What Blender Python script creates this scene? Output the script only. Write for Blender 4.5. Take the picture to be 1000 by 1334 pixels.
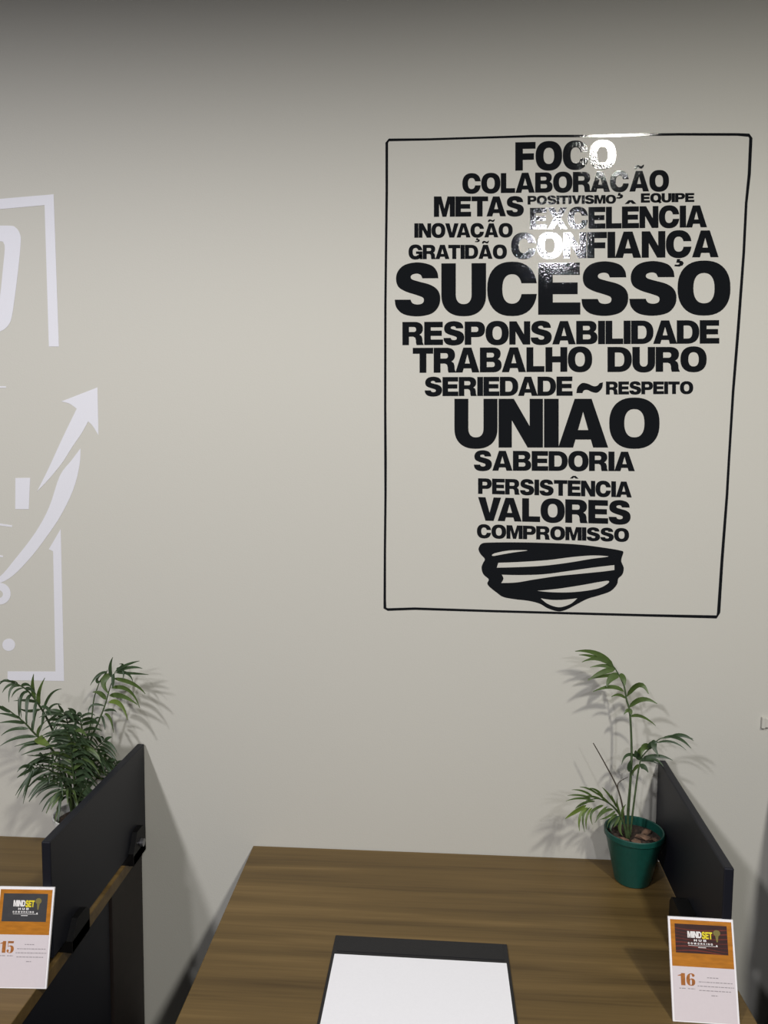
import bpy, math, random
from mathutils import Vector, Matrix
from mathutils.geometry import tessellate_polygon

# ------------------------------------------------------------------ clear
for o in list(bpy.data.objects):
    bpy.data.objects.remove(o, do_unlink=True)
SC = bpy.context.scene
COL = SC.collection
random.seed(7)

# ------------------------------------------------------------------ camera
F_PX, PITCH, YAW, ROLL = 1003.352, 0.0833, 0.0563, 0.0095
EYE = Vector((0.0, 0.0, 1.37))
WALL_Y = 1.16
DESK_Z = 0.74
_fwd = Vector((-math.sin(YAW) * math.cos(PITCH), math.cos(YAW) * math.cos(PITCH), -math.sin(PITCH)))
_r0 = Vector((math.cos(YAW), math.sin(YAW), 0))
_u0 = _r0.cross(_fwd)
_right = math.cos(ROLL) * _r0 + math.sin(ROLL) * _u0
_up = -math.sin(ROLL) * _r0 + math.cos(ROLL) * _u0
cam_data = bpy.data.cameras.new('camera')
cam = bpy.data.objects.new('camera', cam_data)
COL.objects.link(cam)
m = Matrix.Identity(4)
for i in range(3):
    m[i][0], m[i][1], m[i][2], m[i][3] = _right[i], _up[i], -_fwd[i], EYE[i]
cam.matrix_world = m
cam_data.sensor_fit = 'AUTO'
cam_data.sensor_width = 36.0
cam_data.lens = F_PX * 36.0 / 1334.0
cam_data.clip_start = 0.02
SC.camera = cam

# ------------------------------------------------------------------ world, light settings, exposure
LAMP_XS = (-1.03, 0.67)
LAMP_YS = (-0.64, -2.01)
LAMP_POWER = {-0.64: 104.0, -2.01: 66.0}
LAMP_CONE = {-0.64: 158.8, -2.01: 170}      # full beam angle, degrees
LAMP_BLEND = {-0.64: 0.35, -2.01: 0.20}
LAMP_R = 0.062
CEIL_Z = 2.62
LAMP_COLS = {(-1.03, -0.64): (0.97, 0.955, 1.0), (0.67, -0.64): (1.0, 0.975, 0.90), (-1.03, -2.01): (0.96, 0.95, 1.0), (0.67, -2.01): (0.94, 0.93, 1.0)}
AMBIENT = 0.02
SC.view_settings.view_transform = 'Standard'
SC.view_settings.look = 'None'
SC.view_settings.gamma = 1.0
SC.view_settings.exposure = 0.0
SC.view_settings.use_curve_mapping = False
w = bpy.data.worlds.new('world')
SC.world = w
w.use_nodes = True
w.node_tree.nodes['Background'].inputs[0].default_value = (0.9, 0.95, 1.0, 1)
w.node_tree.nodes['Background'].inputs[1].default_value = AMBIENT


def ray(px, py):
    return ((px - 500) / F_PX * _right + (667 - py) / F_PX * _up + _fwd)


def at_y(px, py, y):
    """the point at depth y seen along this direction of the photograph"""
    d = ray(px, py)
    return EYE + d * (y / d.y)


def on_wall(px, py):
    p = at_y(px, py, WALL_Y)
    return p.x, p.z


# ------------------------------------------------------------------ materials
def mat(name, col, rough=0.5, metal=0.0, spec=0.5, coat=0.0):
    m = bpy.data.materials.new(name)
    m.use_nodes = True
    b = m.node_tree.nodes['Principled BSDF']
    b.inputs['Base Color'].default_value = (*col, 1)
    b.inputs['Roughness'].default_value = rough
    b.inputs['Metallic'].default_value = metal
    b.inputs['Specular IOR Level'].default_value = spec
    b.inputs['Coat Weight'].default_value = coat
    return m


def noisy(m, scale, amount, bump=0.0, dist=0.001, bscale=None, stretch=(1, 1, 1), detail=4):
    """break the flat colour up with object-space noise, and add a little relief"""
    nt = m.node_tree
    b = nt.nodes['Principled BSDF']
    tc = nt.nodes.new('ShaderNodeTexCoord')
    mp = nt.nodes.new('ShaderNodeMapping')
    mp.inputs['Scale'].default_value = stretch
    nt.links.new(tc.outputs['Object'], mp.inputs['Vector'])
    if amount:
        n = nt.nodes.new('ShaderNodeTexNoise')
        n.inputs['Scale'].default_value = scale
        n.inputs['Detail'].default_value = detail
        nt.links.new(mp.outputs[0], n.inputs['Vector'])
        c = b.inputs['Base Color'].default_value[:3]
        cr = nt.nodes.new('ShaderNodeValToRGB')
        cr.color_ramp.elements[0].position = 0.3
        cr.color_ramp.elements[1].position = 0.7
        cr.color_ramp.elements[0].color = (*[v * (1 - amount) for v in c], 1)
        cr.color_ramp.elements[1].color = (*[min(1, v * (1 + amount)) for v in c], 1)
        nt.links.new(n.outputs['Fac'], cr.inputs[0])
        nt.links.new(cr.outputs[0], b.inputs['Base Color'])
    if bump:
        n2 = nt.nodes.new('ShaderNodeTexNoise')
        n2.inputs['Scale'].default_value = bscale or scale
        n2.inputs['Detail'].default_value = 2
        nt.links.new(mp.outputs[0], n2.inputs['Vector'])
        bp = nt.nodes.new('ShaderNodeBump')
        bp.inputs['Strength'].default_value = bump
        bp.inputs['Distance'].default_value = dist
        nt.links.new(n2.outputs['Fac'], bp.inputs['Height'])
        nt.links.new(bp.outputs[0], b.inputs['Normal'])
    return m


def wood_material():
    m = mat('wood_laminate', (0.14, 0.085, 0.035), 0.42, spec=0.35)
    nt = m.node_tree
    b = nt.nodes['Principled BSDF']
    tc = nt.nodes.new('ShaderNodeTexCoord')
    mp = nt.nodes.new('ShaderNodeMapping')
    mp.inputs['Scale'].default_value = (1.3, 26, 26)
    nt.links.new(tc.outputs['Object'], mp.inputs['Vector'])
    n1 = nt.nodes.new('ShaderNodeTexNoise')
    n1.inputs['Scale'].default_value = 1.6
    n1.inputs['Detail'].default_value = 5
    n1.inputs['Distortion'].default_value = 0.35
    nt.links.new(mp.outputs[0], n1.inputs['Vector'])
    mp2 = nt.nodes.new('ShaderNodeMapping')
    mp2.inputs['Scale'].default_value = (5, 190, 190)
    nt.links.new(tc.outputs['Object'], mp2.inputs['Vector'])
    n2 = nt.nodes.new('ShaderNodeTexNoise')
    n2.inputs['Scale'].default_value = 1.5
    n2.inputs['Detail'].default_value = 3
    nt.links.new(mp2.outputs[0], n2.inputs['Vector'])
    mx = nt.nodes.new('ShaderNodeMath')
    mx.operation = 'MULTIPLY_ADD'
    mx.inputs[1].default_value = 0.28
    nt.links.new(n2.outputs['Fac'], mx.inputs[0])
    sc = nt.nodes.new('ShaderNodeMath')
    sc.operation = 'MULTIPLY'
    sc.inputs[1].default_value = 0.72
    nt.links.new(n1.outputs['Fac'], sc.inputs[0])
    nt.links.new(sc.outputs[0], mx.inputs[2])
    cr = nt.nodes.new('ShaderNodeValToRGB')
    e = cr.color_ramp.elements
    e[0].position, e[0].color = 0.30, (0.072, 0.043, 0.013, 1)
    e[1].position, e[1].color = 0.72, (0.200, 0.128, 0.046, 1)
    k = e.new(0.46)
    k.color = (0.118, 0.074, 0.024, 1)
    k = e.new(0.56)
    k.color = (0.140, 0.088, 0.029, 1)
    nt.links.new(mx.outputs[0], cr.inputs[0])
    nt.links.new(cr.outputs[0], b.inputs['Base Color'])
    return m


M = {}
M['wall'] = noisy(mat('wall_paint', (0.508, 0.496, 0.443), 0.75, spec=0.25), 900, 0.012, 0.25, 0.0006, 420)
M['dark_paint'] = noisy(mat('dark_paint', (0.09, 0.09, 0.095), 0.8), 30, 0.05)
M['ceiling'] = noisy(mat('ceiling_paint', (0.10, 0.10, 0.105), 0.9), 30, 0.05)
M['floor'] = noisy(mat('floor_vinyl', (0.07, 0.068, 0.065), 0.5), 8, 0.2)
M['wood'] = wood_material()
M['black_board'] = noisy(mat('black_melamine', (0.0062, 0.007, 0.012), 0.5, spec=0.33), 600, 0.1, 0.12, 0.0004, 900)
M['black_plastic'] = noisy(mat('black_plastic', (0.003, 0.003, 0.0035), 0.5, spec=0.25), 300, 0.1)
M['steel'] = noisy(mat('grey_steel', (0.35, 0.35, 0.37), 0.35, metal=0.9), 300, 0.05)
M['brown_board'] = noisy(mat('dark_brown_board', (0.012, 0.007, 0.005), 0.6), 60, 0.2)
M['black_vinyl'] = noisy(mat('black_vinyl', (0.0085, 0.0095, 0.011), 0.036, spec=0.36), 900, 0.0, 0.055, 0.0012, 470)
M['white_vinyl'] = noisy(mat('white_vinyl', (0.66, 0.66, 0.70), 0.5, spec=0.3), 500, 0.01)
M['white_plastic'] = noisy(mat('white_plastic', (0.72, 0.72, 0.70), 0.4), 500, 0.01)
M['paper'] = noisy(mat('white_paper', (0.86, 0.86, 0.89), 0.8, spec=0.2), 300, 0.01)
M['leather'] = noisy(mat('black_leatherette', (0.009, 0.009, 0.0105), 0.6), 400, 0.1, 0.4, 0.0006, 700)
M['card'] = noisy(mat('card_white', (0.66, 0.60, 0.62), 0.45), 300, 0.01)
M['card_edge'] = noisy(mat('card_edge_white', (0.85, 0.83, 0.84), 0.3), 300, 0.01)
M['orange'] = noisy(mat('print_orange', (0.44, 0.165, 0.015), 0.4), 60, 0.18, stretch=(1, 1, 5))
M['logo_grey'] = noisy(mat('print_charcoal', (0.05, 0.05, 0.053), 0.4), 100, 0.08)
M['logo_maroon'] = noisy(mat('print_dark_maroon', (0.045, 0.02, 0.018), 0.4), 100, 0.1)
M['reflection_band'] = noisy(mat('painted_red_reflection', (0.14, 0.03, 0.022), 0.4), 100, 0.15)  # red of the moire reflection painted on the card, not its print
M['ink_white'] = noisy(mat('print_white', (0.8, 0.78, 0.76), 0.45), 100, 0.01)
M['ink_yellow'] = noisy(mat('print_yellow', (0.75, 0.62, 0.03), 0.45), 100, 0.01)
M['ink_gold'] = noisy(mat('print_gold', (0.20, 0.17, 0.05), 0.45), 100, 0.02)
M['ink_rust'] = noisy(mat('print_rust', (0.36, 0.13, 0.03), 0.45), 300, 0.25)
M['ink_grey'] = noisy(mat('print_grey', (0.33, 0.30, 0.31), 0.5), 100, 0.02)
M['pot_green'] = noisy(mat('green_pot_plastic', (0.004, 0.056, 0.042), 0.42), 120, 0.08)
M['pot_white'] = noisy(mat('pale_pot_plastic', (0.55, 0.55, 0.52), 0.42), 120, 0.03)
M['soil'] = noisy(mat('potting_soil', (0.030, 0.018, 0.012), 0.95), 180, 0.6, 1.0, 0.004, 160)
M['bark'] = noisy(mat('dry_bark', (0.12, 0.068, 0.042), 0.85), 200, 0.35, 0.8, 0.002, 240)
M['stem'] = noisy(mat('palm_stem', (0.045, 0.072, 0.026), 0.5), 160, 0.25)
M['stem_dry'] = noisy(mat('palm_spear', (0.045, 0.035, 0.022), 0.6), 160, 0.25)


def leaf_mat(name, col):
    m = noisy(mat(name, col, 0.42, spec=0.4), 70, 0.3)
    nt = m.node_tree
    out = nt.nodes['Material Output']
    b = nt.nodes['Principled BSDF']
    t = nt.nodes.new('ShaderNodeBsdfTranslucent')
    t.inputs[0].default_value = (col[0] * 1.4, col[1] * 1.6, col[2] * 0.7, 1)
    mx = nt.nodes.new('ShaderNodeMixShader')
    mx.inputs[0].default_value = 0.22
    nt.links.new(b.outputs[0], mx.inputs[1])
    nt.links.new(t.outputs[0], mx.inputs[2])
    nt.links.new(mx.outputs[0], out.inputs[0])
    return m


M['leaf'] = leaf_mat('palm_leaf', (0.075, 0.115, 0.035))
M['leaf_dark'] = leaf_mat('palm_leaf_dark', (0.042, 0.070, 0.034))
M['leaf_light'] = leaf_mat('palm_leaf_light', (0.11, 0.16, 0.03))


# ------------------------------------------------------------------ mesh helpers
class MB:
    def __init__(self):
        self.v, self.f = [], []

    def add(self, vs, fs):
        b = len(self.v)
        self.v += [tuple(p) for p in vs]
        self.f += [tuple(i + b for i in f) for f in fs]
        return self

    def box(self, x0, x1, y0, y1, z0, z1, bev=0.0):
        if bev <= 0:
            vs = [(x, y, z) for x in (x0, x1) for y in (y0, y1) for z in (z0, z1)]
            fs = [(0, 1, 3, 2), (4, 6, 7, 5), (0, 4, 5, 1), (2, 3, 7, 6), (0, 2, 6, 4), (1, 5, 7, 3)]
            return self.add(vs, fs)
        import bmesh
        bm = bmesh.new()
        bmesh.ops.create_cube(bm, size=1)
        for v in bm.verts:
            v.co = Vector(((x0 + x1) / 2 + v.co.x * (x1 - x0), (y0 + y1) / 2 + v.co.y * (y1 - y0), (z0 + z1) / 2 + v.co.z * (z1 - z0)))
        bmesh.ops.bevel(bm, geom=bm.edges[:], offset=bev, segments=2, affect='EDGES', profile=0.5)
        bm.verts.index_update()
        self.add([v.co[:] for v in bm.verts], [[v.index for v in f.verts] for f in bm.faces])
        bm.free()
        return self

    def tube(self, pts, rad, n=8):
        pts = [Vector(p) for p in pts]
        if not isinstance(rad, (list, tuple)):
            rad = [rad] * len(pts)
        vs, fs = [], []
        for i, p in enumerate(pts):
            t = (pts[min(i + 1, len(pts) - 1)] - pts[max(i - 1, 0)]).normalized()
            a = t.cross(Vector((0, 1, 0.01)))
            if a.length < 1e-4:
                a = t.cross(Vector((1, 0, 0)))
            a.normalize()
            c = t.cross(a)
            for k in range(n):
                an = 2 * math.pi * k / n
                vs.append(p + rad[i] * (math.cos(an) * a + math.sin(an) * c))
        for i in range(len(pts) - 1):
            for k in range(n):
                k2 = (k + 1) % n
                fs.append((i * n + k, i * n + k2, (i + 1) * n + k2, (i + 1) * n + k))
        fs.append(tuple(range(n))[::-1])
        fs.append(tuple((len(pts) - 1) * n + k for k in range(n)))
        return self.add(vs, fs)

    def lathe(self, prof, cx, cy, n=48):
        """prof: (radius, z) pairs, turned about a vertical axis"""
        vs, fs = [], []
        for r, z in prof:
            for k in range(n):
                a = 2 * math.pi * k / n
                vs.append((cx + r * math.cos(a), cy + r * math.sin(a), z))
        for i in range(len(prof) - 1):
            for k in range(n):
                k2 = (k + 1) % n
                fs.append((i * n + k, i * n + k2, (i + 1) * n + k2, (i + 1) * n + k))
        return self.add(vs, fs)

    def slab(self, outer, holes, fn, thick):
        """flat shape with holes; fn(u, v, d) -> world point, d = height above the surface it lies on"""
        loops = [outer] + list(holes)
        flat = [p for l in loops for p in l]
        tris = tessellate_polygon([[Vector((p[0], p[1], 0)) for p in l] for l in loops])
        n = len(flat)
        vs = [fn(u, v, thick) for u, v in flat] + [fn(u, v, 0) for u, v in flat]
        fs = [tuple(t) for t in tris]
        # make every face point the same way as the surface
        s = 0
        for l in loops:
            c = len(l)
            for i in range(c):
                j = (i + 1) % c
                fs.append((s + i, s + j, n + s + j, n + s + i))
            s += c
        return self.add(vs, fs)

    def build(self, name, material, parent=None, origin=None, smooth=False, fix=True):
        if origin is None:
            origin = Vector(parent.get('_base', (0, 0, 0))) if parent is not None else Vector((0, 0, 0))
        origin = Vector(origin)
        me = bpy.data.meshes.new(name)
        me.from_pydata([Vector(p) - origin for p in self.v], [], self.f)
        me.update()
        if fix:
            import bmesh
            bm = bmesh.new()
            bm.from_mesh(me)
            bmesh.ops.recalc_face_normals(bm, faces=bm.faces)
            bm.to_mesh(me)
            bm.free()
        if smooth:
            for p in me.polygons:
                p.use_smooth = True
        me.materials.append(material)
        o = bpy.data.objects.new(name, me)
        COL.objects.link(o)
        if parent is not None:
            o.parent = parent
        else:
            o.location = origin
        return o


BASES = {}


def thing(name, label, cat, base, group=None):
    o = bpy.data.objects.new(name, None)
    o.empty_display_size = 0.05
    COL.objects.link(o)
    o.location = base
    o['label'], o['category'] = label, cat
    if group:
        o['group'] = group
    BASES[o.name] = Vector(base)
    return o


def part(mb, name, material, root, base_of=None, smooth=False, label=None, fix=True):
    o = mb.build(name, material, root, BASES[(base_of or root).name], smooth, fix)
    if label:
        o['label'] = label
    return o


def struct(name, mb, material):
    o = mb.build(name, material)
    o['kind'] = 'structure'
    return o


def copy_tree(root, loc, label, cat=None):
    r = root.copy()
    COL.objects.link(r)
    r.location = loc
    r['label'] = label
    for ch in root.children:
        c = ch.copy()
        COL.objects.link(c)
        c.parent = r
        for g in ch.children:
            d = g.copy()
            COL.objects.link(d)
            d.parent = c
    return r


# ------------------------------------------------------------------ room shell
X0, X1, Y0 = -3.4, 3.4, -6.0
struct('wall_back', MB().box(X0 - .1, X1 + .1, WALL_Y, WALL_Y + .12, 0, CEIL_Z), M['wall'])
struct('wall_left', MB().box(X0 - .1, X0, Y0, WALL_Y, 0, CEIL_Z), M['dark_paint'])
struct('wall_right', MB().box(X1, X1 + .1, Y0, WALL_Y, 0, CEIL_Z), M['dark_paint'])
struct('wall_front', MB().box(X0 - .1, X1 + .1, Y0 - .1, Y0, 0, CEIL_Z), M['dark_paint'])
struct('floor', MB().box(X0 - .1, X1 + .1, Y0 - .1, WALL_Y + .12, -.1, 0), M['floor'])
struct('ceiling', MB().box(X0 - .1, X1 + .1, Y0 - .1, WALL_Y + .12, CEIL_Z, CEIL_Z + .1), M['ceiling'])
struct('baseboard_back', MB().box(X0, X1, WALL_Y - .012, WALL_Y, 0, .07), M['dark_paint'])

# ------------------------------------------------------------------ ceiling lamps (behind the camera)
m_diff = bpy.data.materials.new('lamp_diffuser')
m_diff.use_nodes = True
b = m_diff.node_tree.nodes['Principled BSDF']
b.inputs['Base Color'].default_value = (0.8, 0.8, 0.8, 1)
b.inputs['Emission Color'].default_value = (1, 0.98, 0.94, 1)
b.inputs['Emission Strength'].default_value = 3.0
col_words = {-1.03: 'over the far desk', 0.67: 'over the desk with the writing pad'}
row_words = {-0.64: 'nearer the lettered wall', -2.01: 'farther from the lettered wall'}
for lx in LAMP_XS:
    for ly in LAMP_YS:
        t = thing('ceiling_light', 'round white ceiling downlight %s, %s' % (col_words[lx], row_words[ly]), 'light', (lx, ly, CEIL_Z), 'ceiling downlights')
        ring = MB().lathe([(.0001, CEIL_Z), (.10, CEIL_Z), (.10, CEIL_Z - .030), (.094, CEIL_Z - .034), (.086, CEIL_Z - .034), (.086, CEIL_Z - .008), (.0001, CEIL_Z - .008)], lx, ly)
        part(ring, 'housing', M['white_plastic'], t)
        d = MB().lathe([(.0001, CEIL_Z - .022), (.084, CEIL_Z - .022), (.084, CEIL_Z - .016), (.0001, CEIL_Z - .016)], lx, ly)
        part(d, 'diffuser', m_diff, t)
        ld = bpy.data.lights.new('lamp', 'SPOT')
        ld.energy = LAMP_POWER[ly]
        ld.color = LAMP_COLS[(lx, ly)]
        ld.spot_size = math.radians(LAMP_CONE[ly])
        ld.spot_blend = LAMP_BLEND[ly]
        ld.shadow_soft_size = LAMP_R
        lo = bpy.data.objects.new('lamp', ld)
        COL.objects.link(lo)
        lo.parent = t
        lo.location = (0, 0, -.12)

# ------------------------------------------------------------------ heavy lettering: glyph outlines, cap height 1
def arc(cx, cy, rx, ry, a0, a1, n=14, p=2.35):
    out = []
    for i in range(n + 1):
        a = math.radians(a0 + (a1 - a0) * i / n)
        c, s = math.cos(a), math.sin(a)
        out.append((cx + rx * math.copysign(abs(c) ** (2 / p), c), cy + ry * math.copysign(abs(s) ** (2 / p), s)))
    return out


def smooth_path(pts, n=5):
    """closed outline; a third entry marks a sharp corner, the rest is a Catmull-Rom curve"""
    N = len(pts)
    P = [Vector(p[:2]) for p in pts]
    sharp = [len(p) > 2 for p in pts]
    out = []
    for i in range(N):
        j = (i + 1) % N
        p0 = P[i] if sharp[i] else P[i - 1]
        p3 = P[j] if sharp[j] else P[(j + 1) % N]
        if sharp[i] and sharp[j]:
            out.append(tuple(P[i]))
            continue
        for k in range(n):
            t = k / n
            q = 0.5 * ((2 * P[i]) + (-p0 + P[j]) * t + (2 * p0 - 5 * P[i] + 4 * P[j] - p3) * t * t + (-p0 + 3 * P[i] - 3 * P[j] + p3) * t ** 3)
            out.append(tuple(q))
    return out


S = .275
TILDE_RAW = [(62, 728, 1), (68, 698), (92, 676), (122, 680), (150, 692), (170, 690), (183, 676, 1), (200, 672, 1), (195, 702), (172, 725), (145, 723), (120, 712), (102, 714), (93, 728, 1)]
TILDE = [(x, y) for x, y in smooth_path([((p[0] - 62) / 138, (728 - p[1]) / 56) + p[2:] for p in TILDE_RAW])]
HOOK = [(.10, 0), (.22, 0), (.205, -.06), (.30, -.085), (.345, -.15), (.31, -.235), (.18, -.285), (0, -.27), (.02, -.205), (.13, -.215), (.19, -.185), (.185, -.15), (.12, -.135), (.07, -.145)]
CARET = [(0, 0), (.18, .17), (.36, .17), (.54, 0), (.36, 0), (.27, .085), (.18, 0)]


def fit(poly, x0, x1, y0, y1):
    return [(x0 + (x1 - x0) * x, y0 + (y1 - y0) * y) for x, y in poly]


def g_O(w=.97):
    return w, [(arc(w / 2, .5, w / 2, .525, 0, 360, 44)[:-1], [arc(w / 2, .5, w / 2 - S - .015, .29, 0, 360, 32)[:-1]])]


def ring_open(w, up, lo):
    def solve(rx, ry, y, sgn):
        # angle on the superellipse where it meets the height y
        best = min((abs(arc(0, .5, rx, ry, a, a, 1)[0][1] - y), a) for a in [sgn * k * .5 for k in range(0, 180)])
        return best[1]
    a0, a1 = solve(w / 2, .525, up, 1), solve(w / 2, .525, lo, -1)
    b0, b1 = solve(w / 2 - S - .01, .285, up, 1), solve(w / 2 - S - .01, .285, lo, -1)
    return arc(w / 2, .5, w / 2, .525, a0, 360 + a1, 34) + arc(w / 2, .5, w / 2 - S - .01, .285, 360 + b1, b0, 26)


def g_C(w=.94):
    return w, [(ring_open(w, .61, .40), [])]


def g_G(w=.97):
    _, p = g_C(w)
    return w, [(ring_open(w, .63, .30), []), ([(.52, .54), (w, .54), (w, 0), (w - .17, 0), (w - .21, .15), (w - .27, .37), (.52, .37)], [])]


_s = [(307, 130, 1), (300, 95), (270, 62), (200, 46), (130, 58), (92, 92), (82, 135), (95, 175), (135, 200), (190, 218), (225, 232), (230, 250), (220, 264), (195, 269), (170, 262), (159, 243, 1), (75, 243, 1), (84, 285), (122, 320), (195, 332), (270, 318), (308, 280), (317, 232), (303, 192), (265, 165), (206, 148), (168, 136), (160, 122), (169, 110), (193, 105), (213, 112), (222, 130, 1)]


def g_S():
    return .87, [(smooth_path([((p[0] - 75) / 242 * .87, (325 - p[1]) / 273) + p[2:] for p in _s], 4), [])]


def g_P(w=.85):
    r = w - .5
    return w, [([(0, 0), (0, 1)] + arc(.5, .665, r, .335, 90, -90, 16) + [(S, .33), (S, 0)], [[(S, .55)] + arc(.46, .665, .11, .115, -90, 90, 10) + [(S, .78)]])]


def g_R(w=.90):
    leg = [(.715, .455), (.81, .385), (.845, .27), (.85, .13), (w, 0), (.60, 0), (.575, .10), (.57, .22), (.54, .32), (.46, .365), (S, .365), (S, 0)]
    return w, [([(0, 0), (0, 1)] + arc(.51, .705, .355, .295, 90, -55, 16) + leg, [[(S, .565)] + arc(.47, .675, .11, .11, -90, 90, 10) + [(S, .785)]])]


def g_B(w=.88):
    return w, [([(0, 0), (0, 1)] + arc(.52, .745, .315, .255, 90, -50, 12) + [(.735, .52)] + arc(.53, .285, .345, .285, 52, -90, 14),
                [[(S, .60)] + arc(.47, .695, .10, .095, -90, 90, 8) + [(S, .79)], [(S, .21)] + arc(.49, .315, .11, .105, -90, 90, 8) + [(S, .42)]])]


def g_D(w=.91):
    return w, [([(0, 0), (0, 1)] + arc(w - .5, .5, .5, .5, 90, -90, 22), [[(S, .22)] + arc(w - .47, .5, .19, .28, -90, 90, 14) + [(S, .78)]])]


def g_A(w=.97):
    h = w / 2
    return w, [([(0, 0), (h - .165, 1), (h + .165, 1), (w, 0), (w - .29, 0), (w - .335, .165), (.335, .165), (.29, 0)], [[(.385, .36), (w - .385, .36), (h, .735)]])]


def poly(w, *pts):
    return lambda: (w, [(list(pts), [])])


def g_U(w=.85):
    return w, [([(0, 1)] + arc(w / 2, .40, w / 2, .425, 180, 360, 22) + [(w, 1), (w - S, 1)] + arc(w / 2, .40, w / 2 - S, .19, 360, 180, 16) + [(S, 1)], [])]


def accented(base, kind):
    def f():
        w, pcs = base()
        pcs = list(pcs)
        if kind == 'tilde':
            pcs.append((fit(TILDE, w / 2 - .24, w / 2 + .24, 1.10, 1.30), []))
        elif kind == 'caret':
            pcs.append(([(w / 2 - .27 + x, 1.12 + y) for x, y in CARET], []))
        else:
            pcs.append(([(w / 2 - .16 + x, -.06 + y) for x, y in HOOK], []))
        return w, pcs
    return f


def g_Q(w=.97):
    _, p = g_O(w)
    return w, p + [([(.52, .20), (.70, .34), (1.0, .02), (.84, -.12)], [])]


GL = {
    'O': g_O, 'C': g_C, 'G': g_G, 'S': g_S, 'P': g_P, 'R': g_R, 'B': g_B, 'D': g_D, 'A': g_A, 'U': g_U, 'Q': g_Q,
    'I': poly(S + .01, (0, 0), (0, 1), (S + .01, 1), (S + .01, 0)),
    'L': poly(.72, (0, 0), (0, 1), (S, 1), (S, .235), (.72, .235), (.72, 0)),
    'T': poly(.83, (.2775, 0), (.2775, .765), (0, .765), (0, 1), (.83, 1), (.83, .765), (.5525, .765), (.5525, 0)),
    'E': poly(.79, (0, 0), (0, 1), (.78, 1), (.78, .765), (S, .765), (S, .62), (.74, .62), (.74, .395), (S, .395), (S, .235), (.79, .235), (.79, 0)),
    'F': poly(.74, (0, 0), (0, 1), (.74, 1), (.74, .765), (S, .765), (S, .60), (.68, .60), (.68, .375), (S, .375), (S, 0)),
    'H': poly(.87, (0, 0), (0, 1), (S, 1), (S, .63), (.595, .63), (.595, 1), (.87, 1), (.87, 0), (.595, 0), (.595, .385), (S, .385), (S, 0)),
    'N': poly(.87, (0, 0), (0, 1), (.30, 1), (.61, .44), (.61, 1), (.87, 1), (.87, 0), (.57, 0), (.26, .56), (.26, 0)),
    'M': poly(1.06, (0, 0), (0, 1), (.37, 1), (.53, .40), (.69, 1), (1.06, 1), (1.06, 0), (.80, 0), (.80, .66), (.63, 0), (.43, 0), (.26, .66), (.26, 0)),
    'V': poly(.93, (0, 1), (.30, 1), (.465, .34), (.63, 1), (.93, 1), (.63, 0), (.30, 0)),
    'X': poly(.94, (0, 0), (.30, .51), (.02, 1), (.34, 1), (.47, .72), (.60, 1), (.92, 1), (.64, .51), (.94, 0), (.62, 0), (.47, .29), (.32, 0)),
    'K': poly(.92, (0, 0), (0, 1), (.275, 1), (.275, .63), (.54, 1), (.87, 1), (.55, .60), (.92, 0), (.59, 0), (.38, .38), (.275, .26), (.275, 0)),
    'W': poly(1.35, (0, 1), (.28, 1), (.38, .42), (.53, 1), (.82, 1), (.97, .42), (1.07, 1), (1.35, 1), (1.12, 0), (.83, 0), (.675, .58), (.52, 0), (.23, 0)),
}
GL['Ç'] = accented(g_C, 'hook')
GL['Ã'] = accented(g_A, 'tilde')
GL['Ê'] = accented(GL['E'], 'caret')
KERN = {'AV': -.16, 'VA': -.16, 'TA': -.10, 'AT': -.10, 'OV': -.03, 'LA': .0, 'AÇ': -.02, 'FO': -.02, 'IA': -.03, 'DA': -.03, 'AD': -.03, 'VA ': 0, 'RA': -.04, 'AB': .0, 'AL': .0, 'BA': -.02, 'LH': .02, 'RT': -.02}


def layout(text, gap=.022):
    """-> list of (outer, holes), total width"""
    x, out = 0.0, []
    for i, ch in enumerate(text):
        if ch == ' ':
            x += .30
            continue
        gw, pcs = GL[ch]()
        for o, hs in pcs:
            out.append(([(px + x, py) for px, py in o], [[(px + x, py) for px, py in h] for h in hs]))
        x += gw + gap + KERN.get(text[i:i + 2], 0)
    return out, x - gap


def wall_fn(sink=0.0):
    """pixel position in the photograph -> point on the wall, d metres proud of it"""
    def f(u, v, d):
        x, z = on_wall(u, v)
        return (x, WALL_Y - d, z)
    return f


VINYL = 0.0004


def put_word(text, bl, br, tl, tr, root, label):
    mb = MB()
    pcs, W = layout(text)
    pts = [Vector((*on_wall(*p), 0)) for p in (bl, br, tl, tr)]

    def f(u, v, d):
        s = u / W
        p = (1 - v) * ((1 - s) * pts[0] + s * pts[1]) + v * ((1 - s) * pts[2] + s * pts[3])
        return (p.x, WALL_Y - d, p.y)
    for o, hs in pcs:
        mb.slab(o, hs, f, VINYL)
    return part(mb, 'word', M['black_vinyl'], root, label=label)


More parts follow.
